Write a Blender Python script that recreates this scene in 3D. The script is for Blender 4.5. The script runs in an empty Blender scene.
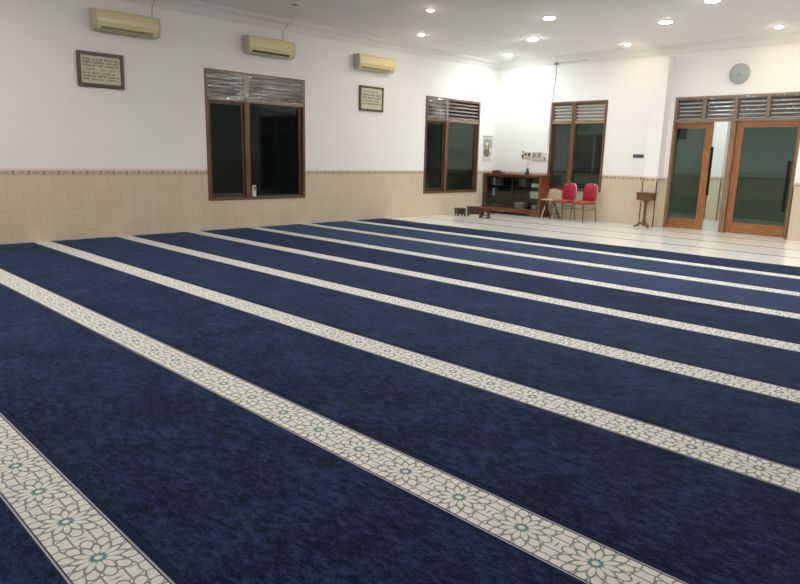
import bpy, math, random
from mathutils import Vector, Matrix
random.seed(7)
R = random.Random(11)
scn = bpy.context.scene
COL = scn.collection
PI = math.pi

# ------------------------------------------------------------------ helpers
class MB:
    """collects polygons for ONE mesh object"""
    def __init__(s): s.v = []; s.f = []; s.sm = []; s.mi = []
    def poly(s, pts, faces, smooth=False, mi=0):
        b = len(s.v); s.v += [tuple(p) for p in pts]
        for f in faces:
            s.f.append([b + i for i in f]); s.sm.append(smooth); s.mi.append(mi)
        return s
    def box(s, a, b, mi=0):
        x0, x1 = sorted((a[0], b[0])); y0, y1 = sorted((a[1], b[1])); z0, z1 = sorted((a[2], b[2]))
        p = [(x, y, z) for z in (z0, z1) for y in (y0, y1) for x in (x0, x1)]
        return s.poly(p, [(0, 2, 3, 1), (4, 5, 7, 6), (0, 1, 5, 4), (2, 6, 7, 3), (0, 4, 6, 2), (1, 3, 7, 5)], mi=mi)
    def bbox(s, a, b, r=0.004, mi=0):
        """box with all twelve edges chamfered"""
        lo = [min(a[i], b[i]) for i in range(3)]; hi = [max(a[i], b[i]) for i in range(3)]
        r = min([r] + [(hi[i] - lo[i]) * .45 for i in range(3)])
        pts = []; idx = {}
        for sx in (0, 1):
            for sy in (0, 1):
                for sz in (0, 1):
                    S = (sx, sy, sz)
                    for ax in range(3):
                        c = []
                        for i in range(3):
                            base = hi[i] if S[i] else lo[i]
                            off = (-r if S[i] else r) if i != ax else 0
                            c.append(base + off)
                        idx[(S, ax)] = len(pts); pts.append(tuple(c))
        F = []
        for ax in range(3):
            o = [i for i in range(3) if i != ax]
            for sd in (0, 1):
                q = []
                for (u, w) in ((0, 0), (1, 0), (1, 1), (0, 1)):
                    S = [0, 0, 0]; S[ax] = sd; S[o[0]] = u; S[o[1]] = w
                    q.append(idx[(tuple(S), ax)])
                F.append(q)
            for u in (0, 1):
                for w in (0, 1):
                    S0 = [0, 0, 0]; S0[o[0]] = u; S0[o[1]] = w; S1 = S0[:]; S0[ax] = 0; S1[ax] = 1
                    S0 = tuple(S0); S1 = tuple(S1)
                    F.append([idx[(S0, o[0])], idx[(S1, o[0])], idx[(S1, o[1])], idx[(S0, o[1])]])
        for sx in (0, 1):
            for sy in (0, 1):
                for sz in (0, 1):
                    F.append([idx[((sx, sy, sz), ax)] for ax in range(3)])
        ctr = Vector([(lo[i] + hi[i]) / 2 for i in range(3)])
        out = []
        for q in F:
            P = [Vector(pts[i]) for i in q]
            n = (P[1] - P[0]).cross(P[2] - P[0]); c = sum(P, Vector()) / len(P)
            out.append(q if n.dot(c - ctr) >= 0 else q[::-1])
        return s.poly(pts, out, mi=mi)
    def prism(s, prof, mapf, t0, t1, smooth=False, mi=0):
        """closed outline prof [(a,b)] swept from t0 to t1; mapf(a,b,t)->xyz"""
        n = len(prof)
        P = [mapf(a, b, t0) for a, b in prof] + [mapf(a, b, t1) for a, b in prof]
        F = [(i, (i + 1) % n, n + (i + 1) % n, n + i) for i in range(n)]
        s.poly(P, F, smooth, mi)
        s.poly(P[:n], [list(range(n))[::-1]], False, mi); s.poly(P[n:], [list(range(n))], False, mi)
        return s
    def lathe(s, prof, c=(0, 0, 0), ax='z', n=24, smooth=True, mi=0, rot=None):
        P = []
        for r, h in prof:
            for k in range(n):
                a = 2 * PI * k / n; q = (r * math.cos(a), r * math.sin(a), h)
                if ax == 'x': q = (q[2], q[0], q[1])
                if ax == 'y': q = (q[1], q[2], q[0])
                P.append((q[0] + c[0], q[1] + c[1], q[2] + c[2]))
        F = []
        for i in range(len(prof) - 1):
            for k in range(n):
                F.append((i * n + k, i * n + (k + 1) % n, (i + 1) * n + (k + 1) % n, (i + 1) * n + k))
        s.poly(P, F, smooth, mi)
        m = len(prof) - 1
        if prof[0][0] > 1e-5: s.poly(P[:n], [list(range(n))[::-1]], False, mi)
        if prof[m][0] > 1e-5: s.poly(P[m * n:], [list(range(n))], False, mi)
        return s
    def tube(s, path, r, n=8, smooth=True, mi=0):
        path = [Vector(p) for p in path]; rings = []
        rr = r if isinstance(r, (list, tuple)) else [r] * len(path)
        for i, p in enumerate(path):
            d = (path[min(i + 1, len(path) - 1)] - path[max(i - 1, 0)]).normalized()
            up = Vector((0, 0, 1)) if abs(d.z) < .9 else Vector((1, 0, 0))
            u = d.cross(up).normalized(); w = d.cross(u)
            rings.append([p + (u * math.cos(2 * PI * k / n) + w * math.sin(2 * PI * k / n)) * rr[i] for k in range(n)])
        P = [q for g in rings for q in g]; F = []
        for i in range(len(path) - 1):
            for k in range(n):
                F.append((i * n + k, i * n + (k + 1) % n, (i + 1) * n + (k + 1) % n, (i + 1) * n + k))
        s.poly(P, F, smooth, mi); m = len(path) - 1
        s.poly(P[:n], [list(range(n))[::-1]], False, mi); s.poly(P[m * n:], [list(range(n))], False, mi)
        return s
    def build(s, name, mat, parent=None, local=False):
        me = bpy.data.meshes.new(name)
        off = Vector((0, 0, 0))
        if parent is not None and not local:
            q = parent
            while q is not None: off += q.location; q = q.parent
        me.from_pydata([tuple(Vector(v) - off) for v in s.v], [], s.f)
        for p, sm, mi in zip(me.polygons, s.sm, s.mi): p.use_smooth = sm; p.material_index = mi
        for m in (mat if isinstance(mat, (list, tuple)) else [mat]): me.materials.append(m)
        me.validate(); me.update()
        o = bpy.data.objects.new(name, me); COL.objects.link(o)
        if parent is not None: o.parent = parent
        return o

def tag(o, label=None, cat=None, group=None, kind=None):
    if label: o['label'] = label
    if cat: o['category'] = cat
    if group: o['group'] = group
    if kind: o['kind'] = kind
    return o
def empty(name, loc, label=None, cat=None, group=None, kind=None, rz=0):
    o = bpy.data.objects.new(name, None); o.empty_display_size = .1
    o.location = loc; o.rotation_euler = (0, 0, rz); COL.objects.link(o)
    return tag(o, label, cat, group, kind)
def copy_tree(o, parent=None):
    c = o.copy(); COL.objects.link(c)
    if parent is not None: c.parent = parent
    for ch in [x for x in bpy.data.objects if x.parent == o]: copy_tree(ch, c)
    return c

# ------------------------------------------------------------------ materials
class NT:
    def __init__(s, name):
        s.m = bpy.data.materials.new(name); s.m.use_nodes = True
        s.t = s.m.node_tree; s.t.nodes.clear()
    def n(s, typ, **kw):
        nd = s.t.nodes.new(typ)
        for k, v in kw.items(): setattr(nd, k, v)
        return nd
    def l(s, a, b): s.t.links.new(a, b)
    def put(s, sock, v):
        if hasattr(v, 'is_linked') or hasattr(v, 'links'): s.l(v, sock)
        else:
            if sock.type == 'RGBA' and len(v) == 3: v = (*v, 1)
            sock.default_value = v
    def math(s, op, a, b=0.0, c=0.0, clamp=False):
        nd = s.n('ShaderNodeMath', operation=op, use_clamp=clamp)
        s.put(nd.inputs[0], a); s.put(nd.inputs[1], b)
        if len(nd.inputs) > 2: s.put(nd.inputs[2], c)
        return nd.outputs[0]
    def mix(s, f, a, b):
        nd = s.n('ShaderNodeMix', data_type='RGBA')
        s.put(nd.inputs[0], f); s.put(nd.inputs[6], a); s.put(nd.inputs[7], b)
        return nd.outputs[2]
    def step(s, x, lo, hi):
        nd = s.n('ShaderNodeMapRange', interpolation_type='SMOOTHSTEP')
        s.put(nd.inputs[0], x); nd.inputs[1].default_value = lo; nd.inputs[2].default_value = hi
        return nd.outputs[0]
    def noise(s, vec, scale, detail=3, rough=.5, dist=0):
        nd = s.n('ShaderNodeTexNoise'); s.l(vec, nd.inputs['Vector'])
        nd.inputs['Scale'].default_value = scale; nd.inputs['Detail'].default_value = detail
        nd.inputs['Roughness'].default_value = rough; nd.inputs['Distortion'].default_value = dist
        return nd.outputs['Fac']
    def pos(s): return s.n('ShaderNodeNewGeometry').outputs['Position']
    def obj(s): return s.n('ShaderNodeTexCoord').outputs['Object']
    def sep(s, v):
        nd = s.n('ShaderNodeSeparateXYZ'); s.l(v, nd.inputs[0]); return nd.outputs
    def comb(s, x, y, z):
        nd = s.n('ShaderNodeCombineXYZ')
        for i, q in enumerate((x, y, z)): s.put(nd.inputs[i], q)
        return nd.outputs[0]
    def bump(s, h, strength=.2, dist=.01):
        nd = s.n('ShaderNodeBump'); s.l(h, nd.inputs['Height'])
        nd.inputs['Strength'].default_value = strength; nd.inputs['Distance'].default_value = dist
        return nd.outputs[0]
    def pbsdf(s, **kw):
        nd = s.n('ShaderNodeBsdfPrincipled')
        for k, v in kw.items(): s.put(nd.inputs[k.replace('_', ' ')], v)
        o = s.n('ShaderNodeOutputMaterial'); s.l(nd.outputs[0], o.inputs[0]); return nd

def plain(name, col, rough=.5, metal=0.0, spec=.5, var=.08, scale=30, bump=0):
    t = NT(name); f = t.noise(t.obj(), scale, 4, .6)
    c = t.mix(f, tuple(x * (1 - var) for x in col), tuple(min(1, x * (1 + var)) for x in col))
    p = t.pbsdf(Base_Color=c, Roughness=rough, Metallic=metal)
    p.inputs['Specular IOR Level'].default_value = spec
    if bump: t.l(t.bump(f, bump, .004), p.inputs['Normal'])
    return t.m
def wood(name, dark, light, rough=.35, axis='z', scale=9, coat=0.0):
    t = NT(name); o = t.sep(t.obj())
    k = {'x': (1.2, 14, 14), 'y': (14, 1.2, 14), 'z': (14, 14, 1.2)}[axis]
    v = t.comb(t.math('MULTIPLY', o[0], k[0]), t.math('MULTIPLY', o[1], k[1]), t.math('MULTIPLY', o[2], k[2]))
    f = t.noise(v, scale * .35, 5, .6, .6)
    f2 = t.step(f, .3, .72)
    p = t.pbsdf(Base_Color=t.mix(f2, dark, light), Roughness=rough)
    p.inputs['Coat Weight'].default_value = coat; p.inputs['Coat Roughness'].default_value = .15
    t.l(t.bump(f, .12, .002), p.inputs['Normal'])
    return t.m
def glass(name, tint, refl=1.0, rough=0.02):
    t = NT(name)
    tr = t.n('ShaderNodeBsdfTransparent'); t.put(tr.inputs[0], tint)
    gl = t.n('ShaderNodeBsdfGlossy'); gl.inputs['Roughness'].default_value = rough
    t.put(gl.inputs['Color'], (.95, 1, .98))
    lw = t.n('ShaderNodeLayerWeight'); lw.inputs['Blend'].default_value = .5
    fr = t.math('ADD', .042, t.math('MULTIPLY', t.math('POWER', lw.outputs['Facing'], 5.0), .95))
    mx = t.n('ShaderNodeMixShader'); t.l(t.math('MULTIPLY', fr, refl, clamp=True), mx.inputs[0])
    t.l(tr.outputs[0], mx.inputs[1]); t.l(gl.outputs[0], mx.inputs[2])
    o = t.n('ShaderNodeOutputMaterial'); t.l(mx.outputs[0], o.inputs[0])
    return t.m
def emit(name, col, strength):
    t = NT(name); e = t.n('ShaderNodeEmission'); t.put(e.inputs[0], col); e.inputs[1].default_value = strength
    o = t.n('ShaderNodeOutputMaterial'); t.l(e.outputs[0], o.inputs[0]); return t.m

def wall_material(name, axis, dado=True):
    """painted plaster above, beige tile dado with listello band below; axis = horizontal world axis along the wall"""
    t = NT(name); P = t.pos(); q = t.sep(P); u = q[0] if axis == 'x' else q[1]; z = q[2]
    nz = t.noise(P, 1.3, 3, .5); fine = t.noise(P, 60, 3, .6)
    plaster = t.mix(nz, (.80, .79, .775), (.84, .83, .815))
    # tiles .2 x .25
    fu = t.math('FRACT', t.math('MULTIPLY', t.math('ADD', u, 20.0 - .11), 5.0))
    fz = t.math('FRACT', t.math('MULTIPLY', t.math('ADD', z, .025), 4.0))
    eu = t.math('MULTIPLY', t.math('SUBTRACT', .5, t.math('ABSOLUTE', t.math('SUBTRACT', fu, .5))), .2)
    ez = t.math('MULTIPLY', t.math('SUBTRACT', .5, t.math('ABSOLUTE', t.math('SUBTRACT', fz, .5))), .25)
    e = t.math('MINIMUM', eu, ez)
    grout = t.step(e, .0008, .0028)
    # per tile tone
    wn = t.n('ShaderNodeTexWhiteNoise', noise_dimensions='2D')
    t.l(t.comb(t.math('FLOOR', t.math('MULTIPLY', t.math('ADD', u, 20.0 - .11), 5.0)), t.math('FLOOR', t.math('MULTIPLY', t.math('ADD', z, .025), 4.0)), 0.0), wn.inputs['Vector'])
    cl = t.noise(P, 22, 5, .65, .4)
    fac = t.math('ADD', t.math('MULTIPLY', cl, .75), t.math('MULTIPLY', wn.outputs['Value'], .25))
    tile = t.mix(fac, (.56, .465, .345), (.68, .59, .46))
    tile = t.mix(grout, (.45, .38, .28), tile)
    # listello band z .975..1.035, alternating rosettes and dashes, one pair per tile
    lu = t.math('MULTIPLY', t.math('SUBTRACT', fu, .5), .2); lz = t.math('SUBTRACT', z, 1.005)
    r = t.math('SQRT', t.math('ADD', t.math('MULTIPLY', lu, lu), t.math('MULTIPLY', lz, lz)))
    ring = t.math('SUBTRACT', 1.0, t.step(t.math('ABSOLUTE', t.math('SUBTRACT', r, .018)), .003, .007))
    dot = t.math('SUBTRACT', 1.0, t.step(r, .005, .009))
    du = t.math('SUBTRACT', .1, t.math('ABSOLUTE', lu))          # distance from the tile joint
    dsh = t.math('FRACT', t.math('MULTIPLY', t.math('ADD', du, 1.0), 42.0))
    dash = t.math('MULTIPLY', t.math('MULTIPLY', t.math('LESS_THAN', du, .055), t.math('LESS_THAN', t.math('ABSOLUTE', lz), .008)), t.math('LESS_THAN', dsh, .65))
    mot = t.math('MAXIMUM', t.math('MAXIMUM', ring, dot), dash)
    lis = t.mix(mot, (.62, .51, .38), (.13, .07, .035))
    lis = t.mix(t.math('GREATER_THAN', t.math('ABSOLUTE', lz), .026), lis, (.34, .22, .14))
    # pale pencil trim above listello
    trim = t.mix(t.step(t.math('ABSOLUTE', t.math('SUBTRACT', z, 1.053)), .008, .014), (.78, .70, .62), (.62, .5, .4))
    c = t.mix(t.math('GREATER_THAN', z, .972), tile, lis)
    c = t.mix(t.math('GREATER_THAN', z, 1.037), c, trim)
    up = t.math('GREATER_THAN', z, 1.068)
    c = t.mix(up, c, plaster)
    ro = t.math('ADD', .32, t.math('MULTIPLY', up, .45))
    p = t.pbsdf(Base_Color=c, Roughness=ro)
    h = t.math('ADD', t.math('MULTIPLY', grout, t.math('SUBTRACT', 1.0, up)), t.math('MULTIPLY', fine, .08))
    t.l(t.bump(h, .25, .002), p.inputs['Normal'])
    return t.m

def plaster_material(name, a, b, rough=.8):
    t = NT(name); P = t.pos(); p = t.pbsdf(Base_Color=t.mix(t.noise(P, 1.1, 3, .5), a, b), Roughness=rough)
    t.l(t.bump(t.noise(P, 50, 3, .6), .08, .002), p.inputs['Normal']); return t.m

def floor_material():
    """polished white tile with thin dark row lines running along x"""
    t = NT('white_floor_tile'); P = t.pos(); q = t.sep(P)
    base = t.mix(t.noise(P, 2.2, 5, .6, .5), (.80, .795, .75), (.86, .855, .81))
    d = t.math('ABSOLUTE', t.math('SUBTRACT', t.math('FRACT', t.math('DIVIDE', t.math('SUBTRACT', q[1], 11.13 - 10.5 - .525), 1.05)), .5))
    line = t.math('SUBTRACT', 1.0, t.step(t.math('MULTIPLY', d, 1.05), .024, .030))
    gx = t.math('ABSOLUTE', t.math('SUBTRACT', t.math('FRACT', t.math('DIVIDE', q[0], .3)), .5))
    gy = t.math('ABSOLUTE', t.math('SUBTRACT', t.math('FRACT', t.math('DIVIDE', t.math('SUBTRACT', q[1], .03), .3)), .5))
    g = t.math('MAXIMUM', t.math('GREATER_THAN', gx, .494), t.math('GREATER_THAN', gy, .494))
    c = t.mix(t.math('MULTIPLY', g, .10), base, (.45, .44, .40))
    c = t.mix(line, c, (.035, .033, .033))
    p = t.pbsdf(Base_Color=c, Roughness=.09)
    t.l(t.bump(t.noise(P, 5, 2, .5), .015, .01), p.inputs['Normal'])
    return t.m

def carpet_material():
    """navy plush with a cream rosette band.  Local y = 0 at the far edge of the band"""
    t = NT('prayer_carpet_pile'); ob = t.sep(t.obj()); P = t.pos()
    at = t.n('ShaderNodeAttribute', attribute_type='OBJECT', attribute_name='tone').outputs['Fac']
    ph = t.n('ShaderNodeAttribute', attribute_type='OBJECT', attribute_name='phase').outputs['Fac']
    hasb = t.n('ShaderNodeAttribute', attribute_type='OBJECT', attribute_name='band').outputs['Fac']
    pv = t.sep(P)
    vv = t.comb(t.math('MULTIPLY', pv[0], .55), pv[1], pv[2])
    n1 = t.noise(vv, 34, 7, .74, .35)
    n2 = t.noise(P, 120, 3, .75)
    n3 = t.noise(P, 3.0, 3, .55, .3)
    f = t.math('ADD', t.math('ADD', t.math('MULTIPLY', n1, .60), t.math('MULTIPLY', n2, .34)), t.math('MULTIPLY', n3, .20))
    f = t.step(f, .505, .67)
    navy = t.mix(f, NAVY0, NAVY1)
    navy = t.mix(t.math('MULTIPLY', at, .5, clamp=True), navy, NAVY2)  # nap sheen of rows brushed differently, put into the base colour
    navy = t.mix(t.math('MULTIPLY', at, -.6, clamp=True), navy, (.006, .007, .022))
    # ---- rosette band: local v measured from band centre
    v = t.math('ADD', ob[1], .12)
    av = t.math('ABSOLUTE', v)
    per = .30
    u = t.math('MULTIPLY', t.math('SUBTRACT', t.math('FRACT', t.math('ADD', t.math('DIVIDE', t.math('SUBTRACT', ob[0], ph), per), .5)), .5), per)
    def rose(u, v, k, n, off, scale=1.0):
        """outline of n petals: ellipses centred at radius k[0], semi-axes k[1] (radial) k[2]"""
        r = t.math('SQRT', t.math('ADD', t.math('MULTIPLY', u, u), t.math('MULTIPLY', v, v)))
        th = t.math('ADD', t.math('ARCTAN2', v, u), 2 * PI + off)
        s = 2 * PI / n
        fo = t.math('MULTIPLY', t.math('SUBTRACT', t.math('FRACT', t.math('DIVIDE', th, s)), .5), s)
        x = t.math('MULTIPLY', r, t.math('COSINE', fo)); y = t.math('MULTIPLY', r, t.math('SINE', fo))
        a = t.math('DIVIDE', t.math('SUBTRACT', x, k[0]), k[1]); b = t.math('DIVIDE', y, k[2])
        d = t.math('SQRT', t.math('ADD', t.math('MULTIPLY', a, a), t.math('MULTIPLY', b, b)))
        dist = t.math('MULTIPLY', t.math('ABSOLUTE', t.math('SUBTRACT', d, 1.0)), k[2])
        return t.math('SUBTRACT', 1.0, t.step(dist, .0014, .0040)), r, d
    l1, r, d1 = rose(u, v, (.0540, .0350, .0138), 12, 0)
    ins = t.math('LESS_THAN', d1, 1.0)
    vor = t.n('ShaderNodeTexVoronoi', feature='DISTANCE_TO_EDGE'); vor.inputs['Scale'].default_value = 23; vor.inputs['Randomness'].default_value = .62
    t.l(t.comb(t.math('ADD', t.math('ABSOLUTE', u), .0055), t.math('ADD', av, .004), .013), vor.inputs['Vector'])
    cells = t.math('SUBTRACT', 1.0, t.step(vor.outputs['Distance'], .035, .095))
    l2, _, d2 = rose(u, v, (.0985, .0285, .0215), 12, PI / 12)
    l2 = t.math('MULTIPLY', l2, t.math('SUBTRACT', 1.0, ins))
    cells = t.math('MULTIPLY', cells, t.math('MULTIPLY', t.math('GREATER_THAN', d2, 1.0), t.math('GREATER_THAN', r, .10)))
    line = t.math('MAXIMUM', l1, t.math('MAXIMUM', l2, cells))
    cream = t.mix(n2, CREAM0, CREAM1)
    near = t.step(r, .02, .075)
    lc = t.mix(near, (.15, .255, .255), (.225, .255, .235))
    band = t.mix(line, cream, lc)
    # borders: cream core | dark line | pale line | navy
    e = t.math('SUBTRACT', .12, av)
    band = t.mix(t.math('LESS_THAN', e, .0125), band, (.06, .065, .10))
    band = t.mix(t.math('LESS_THAN', e, .0065), band, (.42, .42, .44))
    m = t.math('MULTIPLY', t.math('GREATER_THAN', e, 0.0), hasb)
    bordr = t.math('MULTIPLY', t.math('GREATER_THAN', ob[1], 0.0), hasb)
    navy = t.mix(t.math('MULTIPLY', bordr, .75), navy, (.011, .013, .045))
    c = t.mix(m, navy, band)
    p = t.pbsdf(Base_Color=c, Roughness=.95)
    p.inputs['Specular IOR Level'].default_value = .12
    t.put(p.inputs['Sheen Weight'], t.math('MULTIPLY', t.math('ADD', .20, t.math('MULTIPLY', at, .12)), t.math('SUBTRACT', 1.0, t.math('MULTIPLY', m, .7))))
    p.inputs['Sheen Roughness'].default_value = .30
    t.put(p.inputs['Sheen Tint'], (.32, .48, .95))
    h = t.math('ADD', t.math('MULTIPLY', n1, .8), t.math('MULTIPLY', n2, .5))
    t.l(t.bump(h, .55, .012), p.inputs['Normal'])
    return t.m

NAVY0 = (.0020, .0038, .0195); NAVY1 = (.023, .038, .096); NAVY2 = (.070, .112, .21)
CREAM0 = (.66, .66, .60); CREAM1 = (.80, .795, .735)

M = {}
M['wall_y'] = wall_material('plaster_and_tile_dado_y', 'y')
M['wall_x'] = wall_material('plaster_and_tile_dado_x', 'x')
M['ceiling'] = plaster_material('ceiling_paint', (.84, .83, .81), (.88, .87, .85))
M['cornice'] = plaster_material('cornice_paint', (.74, .73, .71), (.78, .77, .75))
M['floor'] = floor_material()
M['carpet'] = carpet_material()
M['carpet_back'] = plain('carpet_backing', (.03, .03, .05), .95)
M['frame'] = wood('window_frame_wood', (.085, .038, .020), (.20, .105, .058), .38, 'z')
M['frame_pale'] = wood('window_frame_worn_wood', (.20, .13, .09), (.33, .23, .17), .42, 'x')
M['frame_inner'] = wood('sash_dark_wood', (.035, .018, .011), (.085, .042, .024), .35, 'z')
M['slat'] = wood('louvre_slat_wood', (.19, .15, .13), (.36, .30, .265), .42, 'x')
M['slat_dark'] = wood('louvre_slat_dark_wood', (.07, .045, .04), (.16, .115, .10), .42, 'x')
M['slat_pale'] = wood('louvre_slat_pale_wood', (.34, .31, .27), (.52, .48, .43), .5, 'x')
M['door'] = wood('teak_door_wood', (.22, .082, .023), (.38, .16, .052), .34, 'z', 8, .2)
M['door_x'] = wood('teak_door_rail_wood', (.22, .082, .023), (.38, .16, .052), .34, 'x', 8, .2)
M['post'] = wood('door_post_wood', (.17, .095, .052), (.31, .19, .11), .42, 'z')
M['glass_dark'] = glass('window_glass_night', (.75, .82, .80), .28)
M['glass_dim'] = glass('window_glass_dim', (.75, .82, .80), 1.0)
M['glass_green'] = glass('green_tinted_glass', (.36, .43, .41), 1.0)
M['glass_clear'] = glass('clear_glass', (.93, .95, .94), 1.0)
M['glass_smoke'] = glass('smoked_cabinet_glass', (.80, .83, .81), .8)
M['night'] = plain('night_dark_render', (.015, .016, .016), .9)
M['handle'] = plain('dark_handle_metal', (.03, .026, .024), .3, .7)
M['steel'] = plain('steel', (.55, .55, .54), .28, 1.0)
M['ac'] = plain('cream_plastic', (.68, .60, .33), .28, 0, .5, .04, 8)
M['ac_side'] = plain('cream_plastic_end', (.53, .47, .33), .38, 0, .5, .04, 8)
M['black'] = plain('black_plastic', (.018, .017, .016), .4)
M['ac_vane'] = plain('cream_plastic_vane', (.58, .51, .29), .35)
M['wire'] = plain('grey_cable', (.24, .23, .22), .6)
M['white_plastic'] = plain('white_plastic', (.78, .77, .73), .35)
M['ring'] = plain('downlight_white_ring', (.80, .79, .77), .4)
M['cool'] = emit('downlight_cool_lens', (.95, 1.0, .975), 118)
M['warm'] = emit('downlight_warm_lens', (1.0, .79, .56), 175)
M['cool_bright'] = emit('downlight_cool_bright_lens', (.92, 1.0, .985), 250)
M['cool_hall'] = emit('downlight_neutral_lens', (1.0, .935, .89), 335)
M['dim_hall'] = emit('downlight_dim_lens', (1.0, .94, .90), 140)
M['corr'] = emit('corridor_lens', (.90, 1.0, .97), 260)
M['off'] = plain('unlit_downlight_lens', (.32, .31, .29), .3)

# ------------------------------------------------------------------ room shell
CZ = 3.72; Y1 = 13.99; X1 = 12.4; Y0 = -3.0
def strip_wall(name, mat, along, fixed0, fixed1, a0, a1, holes, top, label):
    """wall slab with rectangular holes [(a0,a1,z0,z1)]"""
    m = MB()
    xs = sorted({a0, a1} | {h[0] for h in holes} | {h[1] for h in holes})
    for i in range(len(xs) - 1):
        mid = (xs[i] + xs[i + 1]) / 2; z = 0.0
        for h in sorted([h for h in holes if h[0] < mid < h[1]], key=lambda h: h[2]):
            if h[2] > z:
                m.box(*(((fixed0, xs[i], z), (fixed1, xs[i + 1], h[2])) if along == 'y' else ((xs[i], fixed0, z), (xs[i + 1], fixed1, h[2]))))
            z = h[3]
        if z < top:
            m.box(*(((fixed0, xs[i], z), (fixed1, xs[i + 1], top)) if along == 'y' else ((xs[i], fixed0, z), (xs[i + 1], fixed1, top))))
    return tag(m.build(name, mat), label, 'wall', None, 'structure')

W1 = (5.815, 7.912, .524, 2.735); W2 = (11.339, 13.345, .52, 2.725)
W3 = (1.652, 3.088, .66, 2.705)
DR = (4.600, 6.985, 0.0, 2.69)
DR2 = (7.50, 10.6, 0.0, 2.69)
strip_wall('wall_left', M['wall_y'], 'y', -.16, 0.0, Y0, Y1 + .16, [W1, W2], CZ, 'long white wall with beige tiled dado and two dark windows')
strip_wall('wall_far', M['wall_x'], 'x', Y1, Y1 + .16, 0.0, X1, [W3, DR, DR2], CZ, 'white end wall with beige tiled dado, one window and glass doors')
strip_wall('wall_back', M['wall_x'], 'x', Y0 - .16, Y0, 0.0, X1, [], CZ, 'white wall behind the viewer')
strip_wall('wall_right', M['wall_y'], 'y', X1, X1 + .16, Y0 - .16, Y1 + .16, [(0.0, 4.0, .5, 2.7), (6.0, 10.0, .5, 2.7)], CZ, 'white wall on the right outside the view')
m = MB(); m.box((-.16, Y0 - .16, -.12), (X1 + .16, Y1, 0)); m.box((-2.6, Y1, -.12), (X1 + .16, 19.4, 0)); tag(m.build('floor', M['floor']), 'polished white tile floor with thin dark row lines', 'floor', None, 'structure')
m = MB(); m.box((-.16, Y0 - .16, CZ), (X1 + .16, Y1 + .16, CZ + .1)); tag(m.build('ceiling', M['ceiling']), 'plain off white ceiling with recessed downlights', 'ceiling', None, 'structure')

# cove cornice: profile (distance from wall, z)
prof = [(0, 3.55), (.018, 3.55), (.018, 3.567), (.03, 3.572), (.05, 3.60), (.085, 3.64), (.13, 3.665), (.165, 3.675), (.165, 3.69), (.195, 3.694), (.195, CZ), (0, CZ)]
m = MB(); m.prism(prof, lambda a, b, t: (a, t, b), Y0, Y1); tag(m.build('trim_1', M['cornice']), 'moulded cornice along the top of the left wall', 'cornice', None, 'structure')
m = MB(); m.prism(prof[::-1], lambda a, b, t: (t, Y1 - a, b), 0, X1)
PIL = [(4.19, 4.502), (7.05, 7.36)]
tag(m.build('trim_2', M['cornice']), 'moulded cornice along the top of the far wall', 'cornice', None, 'structure')

# square pilasters with dark corner joints in the tiled foot
def pilaster(name, a, b, y0, y1, label, top=CZ):
    rt = empty(name, ((a + b) / 2, (y0 + y1) / 2, 0), label, 'pillar', None, 'structure')
    m = MB(); m.box((a, y0, 0), (b, y1, top)); m.build('shaft', M['wall_x'], rt)
    for x in (a + .004, b - .004):
        m = MB(); m.box((x - .010, y0 - .004, .0), (x + .010, y0 + .006, .972)); m.build('corner_joint', M['frame_inner'], rt)
    return rt
pilaster('trim_3', PIL[0][0], PIL[0][1], 13.70, Y1, 'white square pillar with beige tiled foot left of the glass doors', 3.487)
pilaster('trim_4', PIL[1][0], PIL[1][1], 13.70, Y1, 'white square pillar with beige tiled foot right of the glass doors', 3.487)

# ------------------------------------------------------------------ corridor beyond the far wall
M['corr_wall'] = M['wall_x']
strip_wall('wall_corridor', M['wall_x'], 'x', 19.1, 19.26, -2.6, X1, [], 3.3, 'white corridor wall with tiled dado seen through the doors')
strip_wall('wall_corridor_left', M['wall_y'], 'y', -2.6, -2.44, Y1 + .16, 19.1, [], 3.3, 'left end wall of the corridor behind the doors')
m = MB(); m.box((-2.6, Y1 + .16, 3.3), (X1, 19.3, 3.4)); tag(m.build('ceiling_corridor', M['ceiling']), 'corridor ceiling beyond the glass doors', 'ceiling', None, 'structure')
pilaster('trim_5', 4.40, 4.70, 16.9, 17.2, 'white square column with tiled foot seen through the door gap', 3.3)
def corridor_window(name, a, b, z0, z1, label):
    rt = empty(name, ((a + b) / 2, 19.1, z0), label, 'window', None, 'structure')
    m = MB(); m.box((a, 19.06, z0), (a + .07, 19.1, z1)); m.box((b - .07, 19.06, z0), (b, 19.1, z1)); m.box((a + .07, 19.06, z1 - .07), (b - .07, 19.1, z1)); m.box((a + .07, 19.06, z0), (b - .07, 19.1, z0 + .07)); m.build('frame', M['frame_inner'], rt)
    m = MB(); m.box((a + .07, 19.07, z0 + .07), (b - .07, 19.09, z1 - .07)); m.build('pane', M['night'], rt)
corridor_window('window_6', -.72, .04, .98, 2.16, 'dark corridor window seen through the far wall window')
corridor_window('window_7', .14, .85, .98, 2.16, 'dark corridor window at right edge of the far window glass')
corridor_window('window_8', 2.50, 2.90, 2.02, 2.40, 'small high dark opening seen through the left glass leaf')
strip_wall('wall_corridor_near', M['wall_x'], 'x', Y1, Y1 + .16, -2.6, -.16, [], 3.3, 'near wall of the corridor outside the hall')
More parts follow.
